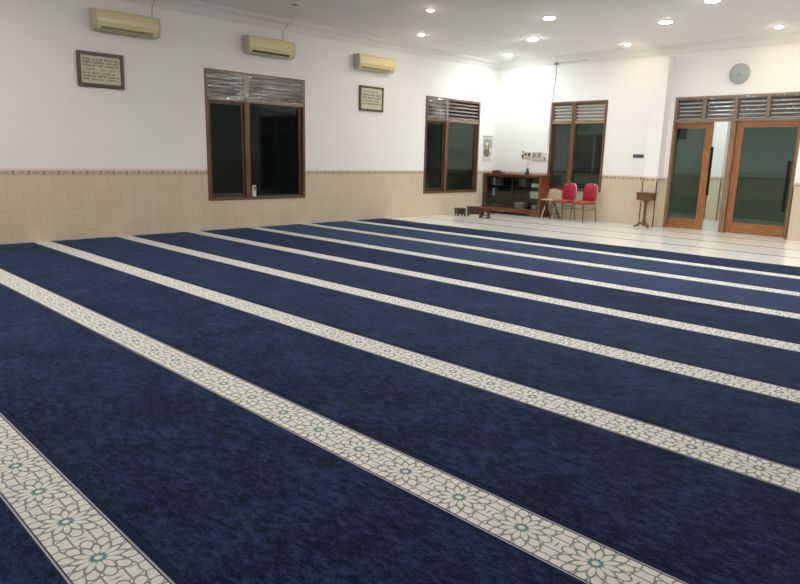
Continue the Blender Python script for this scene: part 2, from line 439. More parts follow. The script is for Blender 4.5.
# ------------------------------------------------------------------ windows
def louvre(name, mat, parent, fr, a, b, z0, z1, n):
    """n tilted slats between a and b, fr maps (along, depth, z) to world.  depth>0 goes outwards"""
    m = MB(); h = (z1 - z0) / n; th = .013
    for k in range(n):
        zc = z0 + h * (k + .5)
        pr = [(.012, zc + h * .30), (.012 + th, zc + h * .30 + th), (.085, zc - h * .38 + th), (.085 - th, zc - h * .38)]
        pr = [(.010, zc - h * .36), (.010, zc - h * .36 + .016), (.085, zc + h * .40), (.085, zc + h * .40 - .016)]
        m.prism(pr, lambda d, z, t: fr(t, d, z), a, b)
    return m.build(name, mat, parent)
def film(parent, fr, a, b, z0, z1, seed, mat):
    rr = random.Random(seed); nx, nz = 40, 22
    ph = [(rr.uniform(3, 16), rr.uniform(-22, 22), rr.uniform(0, 6.3), rr.uniform(.15, 1)) for _ in range(9)]
    P = []; F = []
    for j in range(nz + 1):
        for i in range(nx + 1):
            u = a + (b - a) * i / nx; z = z0 + (z1 - z0) * j / nz
            w = sum(k[3] * math.sin(k[0] * u + k[1] * z + k[2]) for k in ph) * .0055
            edge = min(1, i / 3, (nx - i) / 3, j / 3, (nz - j) / 3)
            P.append(fr(u, -.022 - .012 * edge + w * edge, z))
    for j in range(nz):
        for i in range(nx):
            q = j * (nx + 1) + i; F.append((q, q + 1, q + nx + 2, q + nx + 1))
    m = MB(); m.poly(P, F, True); return m.build('plastic_film', mat, parent)
def film_mat(nm, base):
    t = NT(nm); P = t.pos()
    tr = t.n('ShaderNodeBsdfTransparent'); t.put(tr.inputs[0], (.86, .88, .89))
    gl = t.n('ShaderNodeBsdfGlossy'); gl.inputs['Roughness'].default_value = .05; t.put(gl.inputs[0], (.95, .97, 1))
    b = t.bump(t.noise(P, 6.5, 3, .45, 2.0), .42, .04); t.l(b, gl.inputs['Normal'])
    mx = t.n('ShaderNodeMixShader'); fr = t.n('ShaderNodeLayerWeight'); t.l(b, fr.inputs['Normal'])
    t.l(t.math('ADD', t.math('MULTIPLY', t.math('POWER', fr.outputs['Facing'], 4.0), .8), base, clamp=True), mx.inputs[0])
    t.l(tr.outputs[0], mx.inputs[1]); t.l(gl.outputs[0], mx.inputs[2])
    o = t.n('ShaderNodeOutputMaterial'); t.l(mx.outputs[0], o.inputs[0]); return t.m
M['film'] = film_mat('clear_wrinkled_film', .16); M['film_dull'] = film_mat('clear_film', .06)

def window(name, fr, base, W, mull, zr, label, films, seed, glassmat, nsl=5, slat='slat', sashright=True):
    a0, a1, z0, z1 = W; rt = empty(name, base, label, 'window', None, 'structure'); f = .055; D = .13
    def bx(m, p, q, r=.004): m.bbox(fr(*p), fr(*q), r)
    m = MB()
    bx(m, (a0, -.014, z0), (a0 + f, D, z1)); bx(m, (a1 - f, -.014, z0), (a1, D, z1))
    bx(m, (a0 + f, -.014, z1 - f), (a1 - f, D, z1)); bx(m, (a0 + f, -.014, z0), (a1 - f, D, z0 + f * .9)); m.build('frame', M['frame'], rt)
    m = MB(); bx(m, (mull - .05, -.010, z0 + f * .9), (mull + .05, D, z1 - f)); m.build('mullion', M['frame'], rt)
    for s, e in ((a0 + f, mull - .05), (mull + .05, a1 - f)):
        m = MB(); bx(m, (s, -.010, zr - .035), (e, D, zr + .035)); m.build('transom_rail', M['frame_pale'], rt)
        louvre('louvre', M[slat], rt, fr, s, e, zr + .035, z1 - f, nsl)
    for i, on in enumerate(films):
        s, e = ((a0 + .02, mull), (mull, a1 - .02))[i]
        if on: film(rt, fr, s, e, zr - .02, z1 - .015, seed + i, M['film'])
    # left casement sash
    s, e = a0 + f, mull - .05; zb, zt = z0 + f * .9, zr - .035; w = .055
    m = MB(); bx(m, (s, .03, zb), (s + w, .075, zt)); bx(m, (e - w, .03, zb), (e, .075, zt)); bx(m, (s + w, .03, zt - w), (e - w, .075, zt)); bx(m, (s + w, .03, zb), (e - w, .075, zb + w * 1.2))
    sash = m.build('sash', M['frame_inner'], rt)
    m = MB(); m.box(fr(s + w, .05, zb + w * 1.2), fr(e - w, .055, zt - w)); m.build('glass_pane', glassmat, sash)
    s, e = mull + .05, a1 - f; w = .02
    m = MB()
    if sashright: bx(m, (e - .075, .03, zb), (e, .075, zt)); bx(m, (s, .03, zb), (s + w, .075, zt)); bx(m, (s + w, .03, zt - w), (e - .075, .075, zt)); bx(m, (s + w, .03, zb), (e - .075, .075, zb + w))
    else: bx(m, (s, .03, zb), (s + w, .075, zt)); bx(m, (e - w, .03, zb), (e, .075, zt)); bx(m, (s + w, .03, zt - w), (e - w, .075, zt)); bx(m, (s + w, .03, zb), (e - w, .075, zb + w))
    sash = m.build('sash', M['frame_inner'], rt)
    m = MB(); m.box(fr(s + w, .05, zb + w), fr(e - (.075 if sashright else w), .055, zt - w)); m.build('glass_pane', glassmat, sash)
    return rt
frL = lambda a, d, z: (-d, a, z)
frF = lambda a, d, z: (a, Y1 + d, z)
window('window_1', frL, (0, 6.86, .52), W1, 6.63, 2.265, 'large dark window with plastic-covered louvres, nearest on the left wall', (1, 1), 3, M['glass_dark'], 5, 'slat_dark')
window('window_2', frL, (0, 12.34, .52), W2, 12.11, 2.225, 'dark window with louvres nearest the far corner on left wall', (1, 0), 9, M['glass_dim'])
window('window_3', frF, (2.37, Y1, .66), W3, 2.255, 2.235, 'wooden window with pale louvres behind the two red chairs', (0, 0), 15, M['glass_green'], 5, 'slat_pale', False)

# night outside the left windows and unseen right wall windows
for k, (a, b) in enumerate(((0.0, 4.0), (6.0, 10.0))):
    rt = empty('window_%d' % (4 + k), (X1, (a + b) / 2, .5), 'dark window on the right wall outside the view', 'window', None, 'structure')
    fr = lambda u, d, z: (X1 + d, u, z)
    m = MB(); n = 5
    for i in range(n + 1):
        y = a + (b - a - .06) * i / n; m.box((X1 - .01, y, .5), (X1 + .12, y + .06, 2.7))
    m.box((X1 - .01, a, 2.62), (X1 + .12, b, 2.7)); m.box((X1 - .01, a, .5), (X1 + .12, b, .58)); m.build('frame', M['frame'], rt)
    m = MB(); m.box((X1 + .06, a + .03, .55), (X1 + .066, b - .03, 2.65)); m.build('glass_pane', M['glass_dark'], rt)

# ------------------------------------------------------------------ glass doors in the far wall
x0, x1, _, zt = DR; zr = 2.25; xm = 5.79
rt = empty('trim_6', ((x0 + x1) / 2, Y1, 0), 'brown door frame with four louvred transom lights above the glass doors', 'door frame', None, 'structure')
def fb(m, p, q, r=.004): m.bbox(frF(*p), frF(*q), r)
m = MB(); fb(m, (x0, -.014, 0), (x0 + .05, .15, zt)); fb(m, (x1 - .05, -.014, 0), (x1, .15, zt)); m.build('jamb', M['post'], rt)
m = MB(); fb(m, (x0 + .05, -.014, zt - .055), (x1 - .05, .15, zt)); fb(m, (x0 + .05, -.014, zr - .055), (x1 - .05, .15, zr)); m.build('head_rail', M['frame_pale'], rt)
m = MB(); fb(m, (xm - .055, -.012, 0), (xm + .045, .15, zr - .055)); m.build('middle_post', M['post'], rt)
divs = [x0 + .05, 5.19, 5.79, 6.365, x1 - .05]
for i in range(1, 4):
    m = MB(); fb(m, (divs[i] - .035, -.012, zr), (divs[i] + .035, .14, zt - .055)); m.build('transom_divider', M['frame_pale'], rt)
for i in range(4):
    s = divs[i] + (.035 if i else 0); e = divs[i + 1] - (.035 if i < 3 else 0)
    louvre('louvre', M['slat_dark'], rt, frF, s, e, zr, zt - .055, 5)
    film(rt, frF, divs[i] + .01, divs[i + 1] - .01, zr - .02, zt - .02, 40 + i, M['film_dull'])
def leaf(name, a, b, d, wl, wr, label, hx, side, hz=(.62, 1.50), hr=.019):
    zt = zr - .065
    rt = empty(name, ((a + b) / 2, Y1 + d, 0), label, 'door', None, 'structure')
    m = MB(); fb(m, (a, d, .008), (a + wl, d + .042, zt)); m.build('stile', M['door'], rt)
    m = MB(); fb(m, (b - wr, d, .008), (b, d + .042, zt)); stile = m.build('stile', M['door'], rt)
    m = MB(); fb(m, (a + wl, d, zt - .115), (b - wr, d + .042, zt)); m.build('top_rail', M['door_x'], rt)
    m = MB(); fb(m, (a + wl, d, .008), (b - wr, d + .042, .215)); m.build('bottom_rail', M['door_x'], rt)
    m = MB(); m.box(frF(a + wl - .005, d + .018, .21), frF(b - wr + .005, d + .024, zt - .11)); m.build('glass_pane', M['glass_green'], rt)
    m = MB(); y = Y1 + d + (.021 if side > 0 else .021)
    m.tube([(hx, y + side * .066, hz[0]), (hx, y + side * .066, hz[1])], hr, 10)
    for z in (hz[0] + .1, hz[1] - .1): m.tube([(hx, y + side * .066, z), (hx, y + side * .018, z)], .010, 8)
    m.build('pull_handle', M['handle'], stile)
    return rt
leaf('door_1', 4.50, 5.37, .085, .13, .135, 'left teak glass door, slid open beside the white pillar', 5.375, 1, (.72, 1.70), .026)
leaf('door_2', xm + .045, x1 - .005, .052, .135, .075, 'right wide teak glass door, closed, below the wall clock', 6.85, -1, (.50, 1.45), .028)

# second doorway beyond the right pillar (unseen, added for dark reflections in the window glass)
rt = empty('trim_7', ((DR2[0] + DR2[1]) / 2, Y1, 0), 'unseen dark glazed doorway added right of the second pillar for reflections', 'door frame', None, 'structure')
m = MB()
for x in (DR2[0], 8.5, 9.5, DR2[1] - .06): m.box(frF(x, -.01, 0), frF(x + .06, .14, 2.69))
m.box(frF(DR2[0], -.01, 2.63), frF(DR2[1], .14, 2.69)); m.box(frF(DR2[0], -.01, 2.2), frF(DR2[1], .14, 2.27)); m.build('frame', M['post'], rt)
m = MB(); m.box(frF(DR2[0] + .03, .06, .02), frF(DR2[1] - .03, .066, 2.66)); m.build('glass_pane', M['glass_green'], rt)

# ------------------------------------------------------------------ carpets
U0 = .825; UP = 1.195; EDGE = .036
tones = [-.05, 0.0, 0.0, .06, .10, -.10, .45, .40, -.05]  # per-row nap sheen
phases = [.213, .19, .055, .12, .26, .08, .22, .15, 0]
labels = ['navy prayer carpet row nearest the camera, its cream band at bottom left',
          'navy carpet row second from camera, cream band ending at bottom right corner',
          'navy carpet row third from camera, band starting below the leftmost air conditioner',
          'navy carpet row fourth from camera, band meeting the wall below the left frame',
          'navy carpet row fifth from camera, band meeting wall left of big window',
          'dark navy carpet row sixth from camera, band starting under the big window',
          'lighter blue carpet row seventh from camera, third patterned row from the tiles',
          'lighter blue carpet row eighth from camera, last one with a cream band',
          'narrow plain navy carpet strip bordering the white tile floor']
def carpet(k):
    y1 = U0 + UP * k + EDGE - .0012 if k < 8 else 10.05
    y0 = U0 + UP * (k - 1) + EDGE
    org = U0 + UP * k if k < 8 else y1
    rr = random.Random(50 + k); m = MB(); n = 246; X0, X2 = .012, X1 - .02
    ph = [(rr.uniform(.5, 5), rr.uniform(0, 6)) for _ in range(5)]
    def wob(x, amp): return sum(math.sin(a * x + b) for a, b in ph) * amp
    seam = lambda q, x: .0007 * sum(math.sin((1.3 + .9 * j) * x + q * (1.7 + j)) for j in range(4))
    rows = []
    for i in range(n + 1):
        x = X0 + (X2 - X0) * i / n
        yn = y0 + seam(k, x); yf = y1 + (seam(k + 1, x) if k < 8 else wob(x, .009))
        H = .012; zz = wob(x + 3, .0006)
        rows.append([(x, yn, 0.001), (x, yn, H - .002), (x, yn + .004, H), (x, org - .245, H), (x, org + .0 if k < 8 else yf - .02, H + .0005), (x, yf - .006, H + .002 + zz), (x, yf, H - .002), (x, yf, 0.001)])
    P = [p for r in rows for p in r]; w = 8; F = []
    for i in range(n):
        for j in range(w):
            a, b = i * w + j, i * w + (j + 1) % w
            F.append((a, a + w, b + w, b))
    m.poly(P, F, False); m.poly(rows[0], [list(range(w))]); m.poly(rows[-1], [list(range(w))[::-1]])
    o = m.build('prayer_carpet', M['carpet'])
    o.data.transform(Matrix.Translation((0, -org, 0))); o.location = (0, org, 0)
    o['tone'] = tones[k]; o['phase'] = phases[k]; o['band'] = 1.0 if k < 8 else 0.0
    tag(o, labels[k], 'carpet', 'prayer carpet rows')
for k in range(9): carpet(k)

# ------------------------------------------------------------------ air conditioners
def aircon(loc, slot):
    rt = empty('air_conditioner', loc)
    L = .99; e = .035
    # profile (out from wall, z) with z 0 at unit base
    pr = [(.002, .02), (.035, 0.0), (.125, .0), (.165, .022), (.188, .060), (.198, .11), (.200, .17), (.196, .235), (.180, .272), (.150, .288), (.002, .288)]
    m = MB(); m.prism(pr, lambda a, b, t: (a, t, b), e, L - e)
    m.build('body', M['ac'], rt, True)
    for t0, t1 in ((0, e), (L - e, L)):
        m = MB(); q = [(a * .985 + .0, .144 + (b - .144) * .985) for a, b in pr]
        m.prism(q, lambda a, b, t: (a, t, b), t0, t1); m.build('end_cap', M['ac_side'], rt, True)
    # air outlet and vane along the lower front edge
    m = MB(); m.prism([(.100, -.003), (.128, -.003), (.1675, .020), (.182, .044), (.178, .048), (.16, .03), (.10, .006)], lambda a, b, t: (a + .0015, t, b - .0005), .09, L - .12); outlet = m.build('air_outlet', slot, rt, True)
    m = MB(); m.prism([(.128, -.004), (.150, .006), (.168, .017), (.166, .020), (.148, .010), (.126, .0)], lambda a, b, t: (a + .004, t, b - .003), .10, L - .13); m.build('vane', M['ac_vane'], outlet, True)
    m = MB(); m.prism([(.1985, .1), (.2015, .1), (.2030, .104), (.2, .105)], lambda a, b, t: (a, t, b), e, L - e); m.build('panel_seam', M['ac_side'], rt, True)
    return rt
G = 'cream split air conditioners on the left wall'
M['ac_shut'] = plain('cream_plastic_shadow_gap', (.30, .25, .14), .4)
a1 = aircon((.001, 4.005, 3.075), M['ac_shut']); tag(a1, 'cream wall air conditioner above the framed text at upper left', 'air conditioner', G)
a2 = aircon((.001, 6.57, 3.065), M['black']); tag(a2, 'cream wall air conditioner above the big plastic-covered window', 'air conditioner', G)
a3 = copy_tree(a1); a3.location = (.001, 9.14, 3.075); tag(a3, 'cream wall air conditioner above the small square frame', 'air conditioner', G)
def cable(name, pts, r, label):
    m = MB(); m.tube(pts, r, 6); return tag(m.build(name, M['wire']), label, 'cable')
cable('power_cable', [(.02, 4.95, 3.365), (.012, 4.955, 3.46), (.02, 4.96, 3.552), (.05, 4.965, 3.603), (.12, 4.97, 3.664), (.2, 4.97, 3.69), (.2, 4.97, 3.715)], .005, 'thin grey cable rising from the leftmost air conditioner')
cable('power_cable', [(.02, 7.42, 3.355), (.012, 7.41, 3.46), (.025, 7.42, 3.552), (.055, 7.45, 3.605), (.13, 7.48, 3.668), (.20, 7.49, 3.69), (.20, 7.49, 3.715)], .005, 'thin grey cable rising from the middle air conditioner')
cable('power_cable', [(1.70, 13.975, 3.545), (1.715, 13.980, 3.40), (1.69, 13.980, 3.1), (1.665, 13.975, 2.75), (1.635, 13.98, 2.66), (1.625, 13.98, 2.2), (1.62, 13.98, 1.6)], .005, 'thin dark cable running down beside the far wall window')
m = MB(); m.bbox((1.68, 13.905, 3.55), (1.77, 13.975, 3.60), .008); tag(m.build('junction_box', M['wire']), 'small grey junction box at the cornice above the far window', 'box')
cable('power_cable', [(1.80, 13.935, 3.578), (2.2, 13.93, 3.582), (2.6, 13.925, 3.59)], .004, 'thin cable clipped along the cornice above the far window')

# ------------------------------------------------------------------ framed texts
M['paper'] = plain('aged_paper', (.80, .72, .53), .7, 0, .3, .05, 6)
M['ink'] = plain('dark_ink', (.07, .05, .035), .7)
M['ink_faint'] = plain('faint_ink', (.36, .30, .21), .7)
M['pframe'] = wood('picture_frame_wood', (.06, .036, .02), (.13, .08, .045), .35, 'y')
def script_line(m, fr, a0, a1, z, h, rr, bold=1.0, gap=.6):
    """a row of small dark illegible strokes in word groups"""
    u = a0
    while u < a1 - h:
        n = rr.randint(3, 9)
        for i in range(n):
            if u > a1 - h * .5: break
            w = h * rr.uniform(.42, .6); st = h * .17 * bold
            top = h * (1.0 if rr.random() > .35 else .72)
            m.box(fr(u, 0, z), fr(u + st, .001, z + top))
            if rr.random() > .25: m.box(fr(u, 0, z + top - st), fr(u + w, .001, z + top))
            if rr.random() > .45: m.box(fr(u + w - st, 0, z), fr(u + w, .001, z + top * .8))
            if rr.random() > .5: m.box(fr(u, 0, z), fr(u + w, .001, z + st))
            u += w + h * .14
        u += h * gap * rr.uniform(.8, 1.6)
def picture(name, y, z, w, h, label, rows, tilt, seed):
    rt = empty(name, (.0, y, z), label, 'picture')
    rt.rotation_euler = (0, tilt, 0)
    fr = lambda a, d, zz: (.012 + .012 + d, a, zz)
    f = .052 if w > .675 else .042
    m = MB()
    m.bbox((.004, 0, 0), (.036, f, h), .005); m.bbox((.004, w - f, 0), (.036, w, h), .005); m.bbox((.004, f, 0), (.036, w - f, f), .005); m.bbox((.004, f, h - f), (.036, w - f, h), .005)
    m.build('frame', M['pframe'], rt, True)
    m = MB(); m.box((.004, f - .004, f - .004), (.020, w - f + .004, h - f + .004)); m.build('paper', M['paper'], rt, True)
    rr = random.Random(seed); m = MB()
    fr = lambda a, d, zz: (.0204 + d, a, zz)
    for (zf, hf, mg, bold, gap) in rows: script_line(m, fr, f + (w - 2 * f) * mg, w - f - (w - 2 * f) * mg, f + (h - 2 * f) * zf, hf, rr, bold, gap)
    m.build('lettering', M['ink'], rt, True)
    m = MB(); m.box((.026, f - .002, f - .002), (.028, w - f + .002, h - f + .002)); m.build('glass_pane', M['glass_clear'], rt, True)
    return rt
picture('framed_text', 3.768, 2.265, .682, .498, 'dark framed cream sheet of lettering, larger one at upper left', [(.83, .027, .05, 1.2, .8), (.72, .027, .05, 1.2, .6), (.61, .027, .05, 1.2, .5), (.47, .028, .10, .7, 1.6), (.34, .026, .05, 1.2, .5), (.23, .026, .05, 1.2, .5), (.12, .026, .05, 1.1, .8)], .03, 5)
picture('framed_text', 9.297, 2.272, .675, .50, 'small square framed lettering below the rightmost air conditioner', [(.80, .034, .10, .8, .6), (.64, .036, .07, 1.1, .5), (.50, .036, .07, 1.1, .4), (.36, .034, .09, .9, .5), (.22, .036, .07, 1.0, .5)], .015, 8)

# ------------------------------------------------------------------ calendar on left wall
M['white_paper'] = plain('white_paper', (.76, .76, .72), .7)
M['grey_ink'] = plain('grey_green_ink', (.30, .33, .30), .7)
M['c_dark'] = plain('print_dark_green', (.13, .15, .12), .7); M['c_skin'] = plain('print_tan', (.50, .36, .22), .7)
M['c_pale'] = plain('print_pale', (.68, .70, .66), .7); M['c_mid'] = plain('print_grey_green', (.33, .37, .33), .7)
rt = empty('wall_calendar', (0, 13.52, 1.28), 'white paper calendar with a portrait print between window and corner', 'calendar')
m = MB(); m.box((.003, 0, 0), (.008, .41, .64)); m.build('sheet', M['white_paper'], rt, True)
m = MB(); m.box((.002, -.004, .622), (.014, .414, .645)); m.build('hanger_strip', M['grey_ink'], rt, True)
m = MB(); m.box((.008, .015, .20), (.0088, .395, .56)); m.build('print_background', M['c_mid'], rt, True)
def disc(m, y, z, ry, rz, x0, x1, n=28):
    m.prism([(y + ry * math.cos(2 * PI * k / n), z + rz * math.sin(2 * PI * k / n)) for k in range(n)], lambda a, b, t: (t, a, b), x0, x1)
m = MB(); disc(m, .17, .22, .13, .10, .0088, .0094); m.poly([(.0096, .04, .2), (.0096, .30, .2), (.0096, .26, .27), (.0096, .08, .27)], [(0, 1, 2, 3)]); disc(m, .17, .38, .085, .15, .0088, .0092); m.build('print_figure', M['c_dark'], rt, True)
m = MB(); disc(m, .17, .38, .058, .082, .0094, .0099); m.build('print_face', M['c_skin'], rt, True)
m = MB(); disc(m, .17, .455, .062, .045, .0099, .0104); m.build('print_cap', M['c_pale'], rt, True)
m = MB(); m.box((.0088, .29, .23), (.0094, .385, .36)); m.build('print_badge', M['c_pale'], rt, True)
rr = random.Random(3); m = MB(); fr = lambda a, d, z: (.0081 + d, a, z)
script_line(m, fr, .03, .38, .575, .034, rr, 1.3, .4)
for r_ in range(6):
    for c_ in range(7): m.box(fr(.03 + c_ * .052, 0, .022 + r_ * .027), fr(.058 + c_ * .052, .0008, .036 + r_ * .027))
m.build('lettering', M['grey_ink'], rt, True)

# ------------------------------------------------------------------ white remote holder on the window sill
rt = empty('remote_control', (.004, 6.695, .575), 'small white remote control standing on the big window sill', 'remote control')
m = MB(); m.bbox((0, 0, 0), (.028, .075, .205), .007); m.build('case', M['white_plastic'], rt, True)
m = MB(); m.box((.027, .012, .115), (.0295, .063, .185)); m.build('screen', M['c_dark'], rt, True)
m = MB()
for i in range(3):
    for j in range(2): m.bbox((.027, .014 + j * .028, .03 + i * .025), (.0305, .034 + j * .028, .045 + i * .025), .002)
m.build('button', M['grey_ink'], rt, True)

# ------------------------------------------------------------------ clock
M['clock_rim'] = plain('silver_clock_rim', (.42, .43, .41), .3, .5); M['clock_face'] = plain('clock_face', (.70, .71, .68), .5); M['clock_ink'] = plain('clock_ink', (.10, .105, .10), .5)
cx, cz, cr = 5.782, 3.078, .192
rt = empty('wall_clock', (cx, Y1, cz), 'round silver and white wall clock above the glass doors', 'clock')
L_ = lambda x, d, z: (x, -d, z)
m = MB(); m.lathe([(cr - .03, 0.002), (cr, .002), (cr + .002, .02), (cr - .006, .042), (cr - .020, .046), (cr - .030, .036), (cr - .034, .02)], (0, 0, 0), 'y', 48)
for i in range(len(m.v)): m.v[i] = (m.v[i][0], -m.v[i][1], m.v[i][2])
m.build('rim', M['clock_rim'], rt, True)
m = MB(); m.prism([((cr - .028) * math.cos(2 * PI * k / 48), (cr - .028) * math.sin(2 * PI * k / 48)) for k in range(48)], lambda a, b, t: (a, -t, b), .002, .018); m.build('face', M['clock_face'], rt, True)
for k in range(12):
    a = 2 * PI * k / 12; r0, r1 = .118, .146; w = .008 if k % 3 else .012
    c, s = math.sin(a), math.cos(a)
    pts = [(r0 * c - w * s * .5, r0 * s + w * c * .5), (r0 * c + w * s * .5, r0 * s - w * c * .5), (r1 * c + w * s * .5, r1 * s - w * c * .5), (r1 * c - w * s * .5, r1 * s + w * c * .5)]
    m = MB(); m.prism(pts, lambda a, b, t: (a, -t, b), .018, .020); m.build('hour_mark', M['clock_ink'], rt, True)
for nm, ang, ln, w, d in (('hour_hand', math.radians(216), .075, .012, .021), ('minute_hand', math.radians(142), .11, .009, .024)):
    c, s = math.sin(ang), math.cos(ang); m = MB()
    pts = [(-.02 * c - w * s * .5, -.02 * s + w * c * .5), (-.02 * c + w * s * .5, -.02 * s - w * c * .5), (ln * c + w * s * .3, ln * s - w * c * .3), (ln * c - w * s * .3, ln * s + w * c * .3)]
    m.prism(pts, lambda a, b, t: (a, -t, b), d, d + .002); m.build(nm, M['clock_ink'], rt, True)
m = MB(); m.prism([((cr - .026) * math.cos(2 * PI * k / 48), (cr - .026) * math.sin(2 * PI * k / 48)) for k in range(48)], lambda a, b, t: (a, -t, b), .032, .034); m.build('glass_cover', M['glass_clear'], rt, True)

# ------------------------------------------------------------------ sign plate
M['plate'] = plain('dark_grey_plate', (.075, .075, .08), .45)
m = MB(); m.bbox((3.785, Y1 - .012, 1.452), (4.03, Y1 + .001, 1.525), .003); tag(m.build('name_plate', M['plate']), 'small dark grey rectangular plate on wall left of pillar', 'sign')

# ------------------------------------------------------------------ sockets and switches above the cabinet
M['socket'] = plain('ivory_plastic', (.66, .62, .50), .4); M['socket_dark'] = plain('brown_plastic', (.10, .07, .05), .4); M['socket_grey'] = plain('grey_plastic', (.25, .26, .24), .4)
Y = Y1
def small(name, x0, x1, z0, z1, d, mat, label, cat, parts):
    rt = empty(name, ((x0 + x1) / 2, Y, z0), label, cat)
    m = MB(); m.bbox((x0, Y - d, z0), (x1, Y + .001, z1), .006); m.build('plate', mat, rt)
    for nm, a, b, c, e, mt in parts:
        m = MB(); m.bbox((a, Y - d - .012, c), (b, Y - d + .003, e), .003); m.build(nm, mt, rt)
    return rt
small('light_switch', .885, .950, 1.395, 1.565, .02, M['socket_grey'], 'grey narrow switch plate leftmost of the sockets above cabinet', 'switch', [('rocker', .898, .938, 1.485, 1.545, M['socket']), ('rocker', .898, .938, 1.415, 1.47, M['socket_dark'])])
small('power_socket', .955, 1.165, 1.39, 1.545, .022, M['socket'], 'ivory double socket with two dark plugs above the cabinet', 'socket', [('plug', .985, 1.04, 1.45, 1.515, M['socket_dark']), ('plug', 1.075, 1.145, 1.44, 1.52, M['socket_dark'])])
small('power_socket', 1.185, 1.325, 1.40, 1.555, .02, M['socket'], 'ivory socket right of the double socket with grey rim', 'socket', [('insert', 1.21, 1.30, 1.425, 1.53, M['socket_grey'])])
small('power_socket', 1.335, 1.475, 1.40, 1.555, .02, M['socket'], 'ivory socket nearest to the far wall window', 'socket', [('insert', 1.36, 1.45, 1.425, 1.53, M['socket_grey'])])
small('timer_box', 1.485, 1.595, 1.345, 1.53, .03, M['socket'], 'cream timer box with dark corner beside window frame', 'switch', [('knob', 1.53, 1.585, 1.36, 1.42, M['socket_grey'])])
m = MB(); m.bbox((1.19, Y - .03, 1.345), (1.47, Y + .001, 1.385), .006); tag(m.build('power_strip', M['socket']), 'ivory power strip mounted under the two ivory sockets', 'power strip')

# ------------------------------------------------------------------ cabinet
M['cab'] = wood('red_brown_cabinet_wood', (.13, .030, .012), (.29, .080, .030), .3, 'z', 8, .25)
M['cab_x'] = wood('red_brown_cabinet_rail', (.11, .027, .012), (.23, .065, .026), .3, 'x', 8, .25)
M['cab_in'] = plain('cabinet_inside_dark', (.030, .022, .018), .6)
M['cab_dark'] = wood('cabinet_dark_stile', (.055, .020, .011), (.12, .045, .022), .35, 'z')
A, B, F_, K, H_ = .05, 1.755, 13.585, 13.965, 1.0
rt = empty('display_cabinet', ((A + B) / 2, (F_ + K) / 2, 0), 'low red-brown wooden glass-front cabinet standing in the far corner', 'cabinet')
m = MB(); m.bbox((A - .03, F_ - .03, H_ - .035), (B + .03, K, H_), .006); m.build('top', M['cab_x'], rt)
m = MB(); m.bbox((A, F_, .13), (A + .04, K, H_ - .035)); m.build('side_panel', M['cab'], rt)
m = MB(); m.bbox((B - .04, F_, .13), (B, K, H_ - .035)); m.build('side_panel', M['cab'], rt)
m = MB(); m.box((A + .04, K - .02, .15), (B - .04, K, H_ - .035)); m.build('back_panel', M['cab_in'], rt)
m = MB(); m.bbox((A, F_, .13), (B, K, .165)); m.build('bottom_board', M['cab_in'], rt)
m = MB(); m.bbox((A + .04, F_ + .03, .42), (B - .04, K - .02, .438)); m.build('shelf', M['cab_in'], rt)
m = MB(); m.bbox((A + .04, F_ + .03, .69), (B - .04, K - .02, .708)); m.build('shelf', M['cab_in'], rt)
# plinth with bracket feet
m = MB(); m.prism([(A - .03, .0), (A + .22, .0), (A + .27, .055), (B - .30, .055), (B - .24, .0), (B + .03, .0), (B + .03, .165), (A - .03, .165)], lambda a, b, t: (a, t, b), F_ - .03, F_ + .005); m.build('plinth', M['cab_x'], rt)
for xa in (B, A - .03):
    m = MB(); m.bbox((xa, F_ + .005, 0), (xa + .03, K, .165)); m.build('plinth_side', M['cab'], rt)
# face frame and sliding glass doors
m = MB(); m.bbox((A, F_ - .012, .165), (A + .075, F_ + .012, H_ - .035)); m.build('front_stile', M['cab_dark'], rt)
m = MB(); m.bbox((B - .06, F_ - .012, .165), (B, F_ + .012, H_ - .035)); m.build('front_stile', M['cab'], rt)
m = MB(); m.bbox((A + .075, F_ - .012, H_ - .075), (B - .06, F_ + .012, H_ - .035)); m.build('front_rail', M['cab_dark'], rt)
mid = (A + B) / 2
for a, b, d in ((A + .07, mid + .03, .0), (mid - .03, B - .055, .012)):
    dr = empty('glass_door', (mid, F_, .165)); dr.location = Vector((0, 0, 0)); dr.parent = rt
    dr.location = Vector(((a + b) / 2, F_ + d, .165)) - rt.location
    m = MB(); m.box((a, F_ + d, .165), (b, F_ + d + .005, H_ - .075)); m.build('glass_pane', M['glass_smoke'], dr)
    m = MB(); m.box((b - .02 if d == 0 else a, F_ + d - .003, .165), (b if d == 0 else a + .02, F_ + d + .008, H_ - .075)); m.build('edge_strip', M['cab_in'], dr)

# things inside the cabinet
def book_mat(n, c): M[n] = plain(n, c, .6); return M[n]
BK = [book_mat('book_cloth_%s' % n, c) for n, c in (('green', (.12, .16, .12)), ('grey', (.22, .22, .20)), ('teal', (.07, .12, .12)), ('cream', (.62, .58, .46)), ('brown', (.14, .08, .05)), ('maroon', (.17, .04, .03)), ('white', (.72, .71, .66)))]
def book(x, y, z, t, d, h, mat, label, group, flat=False, rz=0):
    rt = empty('book', (x, y, z), label, 'book', group, None, rz)
    if not flat:
        m = MB(); m.box((0, .004, .004), (t, d, h - .004)); m.build('pages', M['white_paper'], rt, True)
        m = MB(); m.box((-.002, 0, 0), (0, d + .003, h)); m.box((t, 0, 0), (t + .002, d + .003, h)); m.box((0, 0, 0), (t, .004, h)); m.build('cover', mat, rt, True)
    else:
        m = MB(); m.box((.004, .004, .002), (d - .004, h, t - .002)); m.build('pages', M['white_paper'], rt, True)
        m = MB(); m.box((0, 0, 0), (d, h, .002)); m.box((0, 0, t - .002), (d, h, t)); m.box((0, 0, .002), (.004, h, t - .002)); m.build('cover', mat, rt, True)
    return rt
rb = random.Random(21)
yb = 13.66
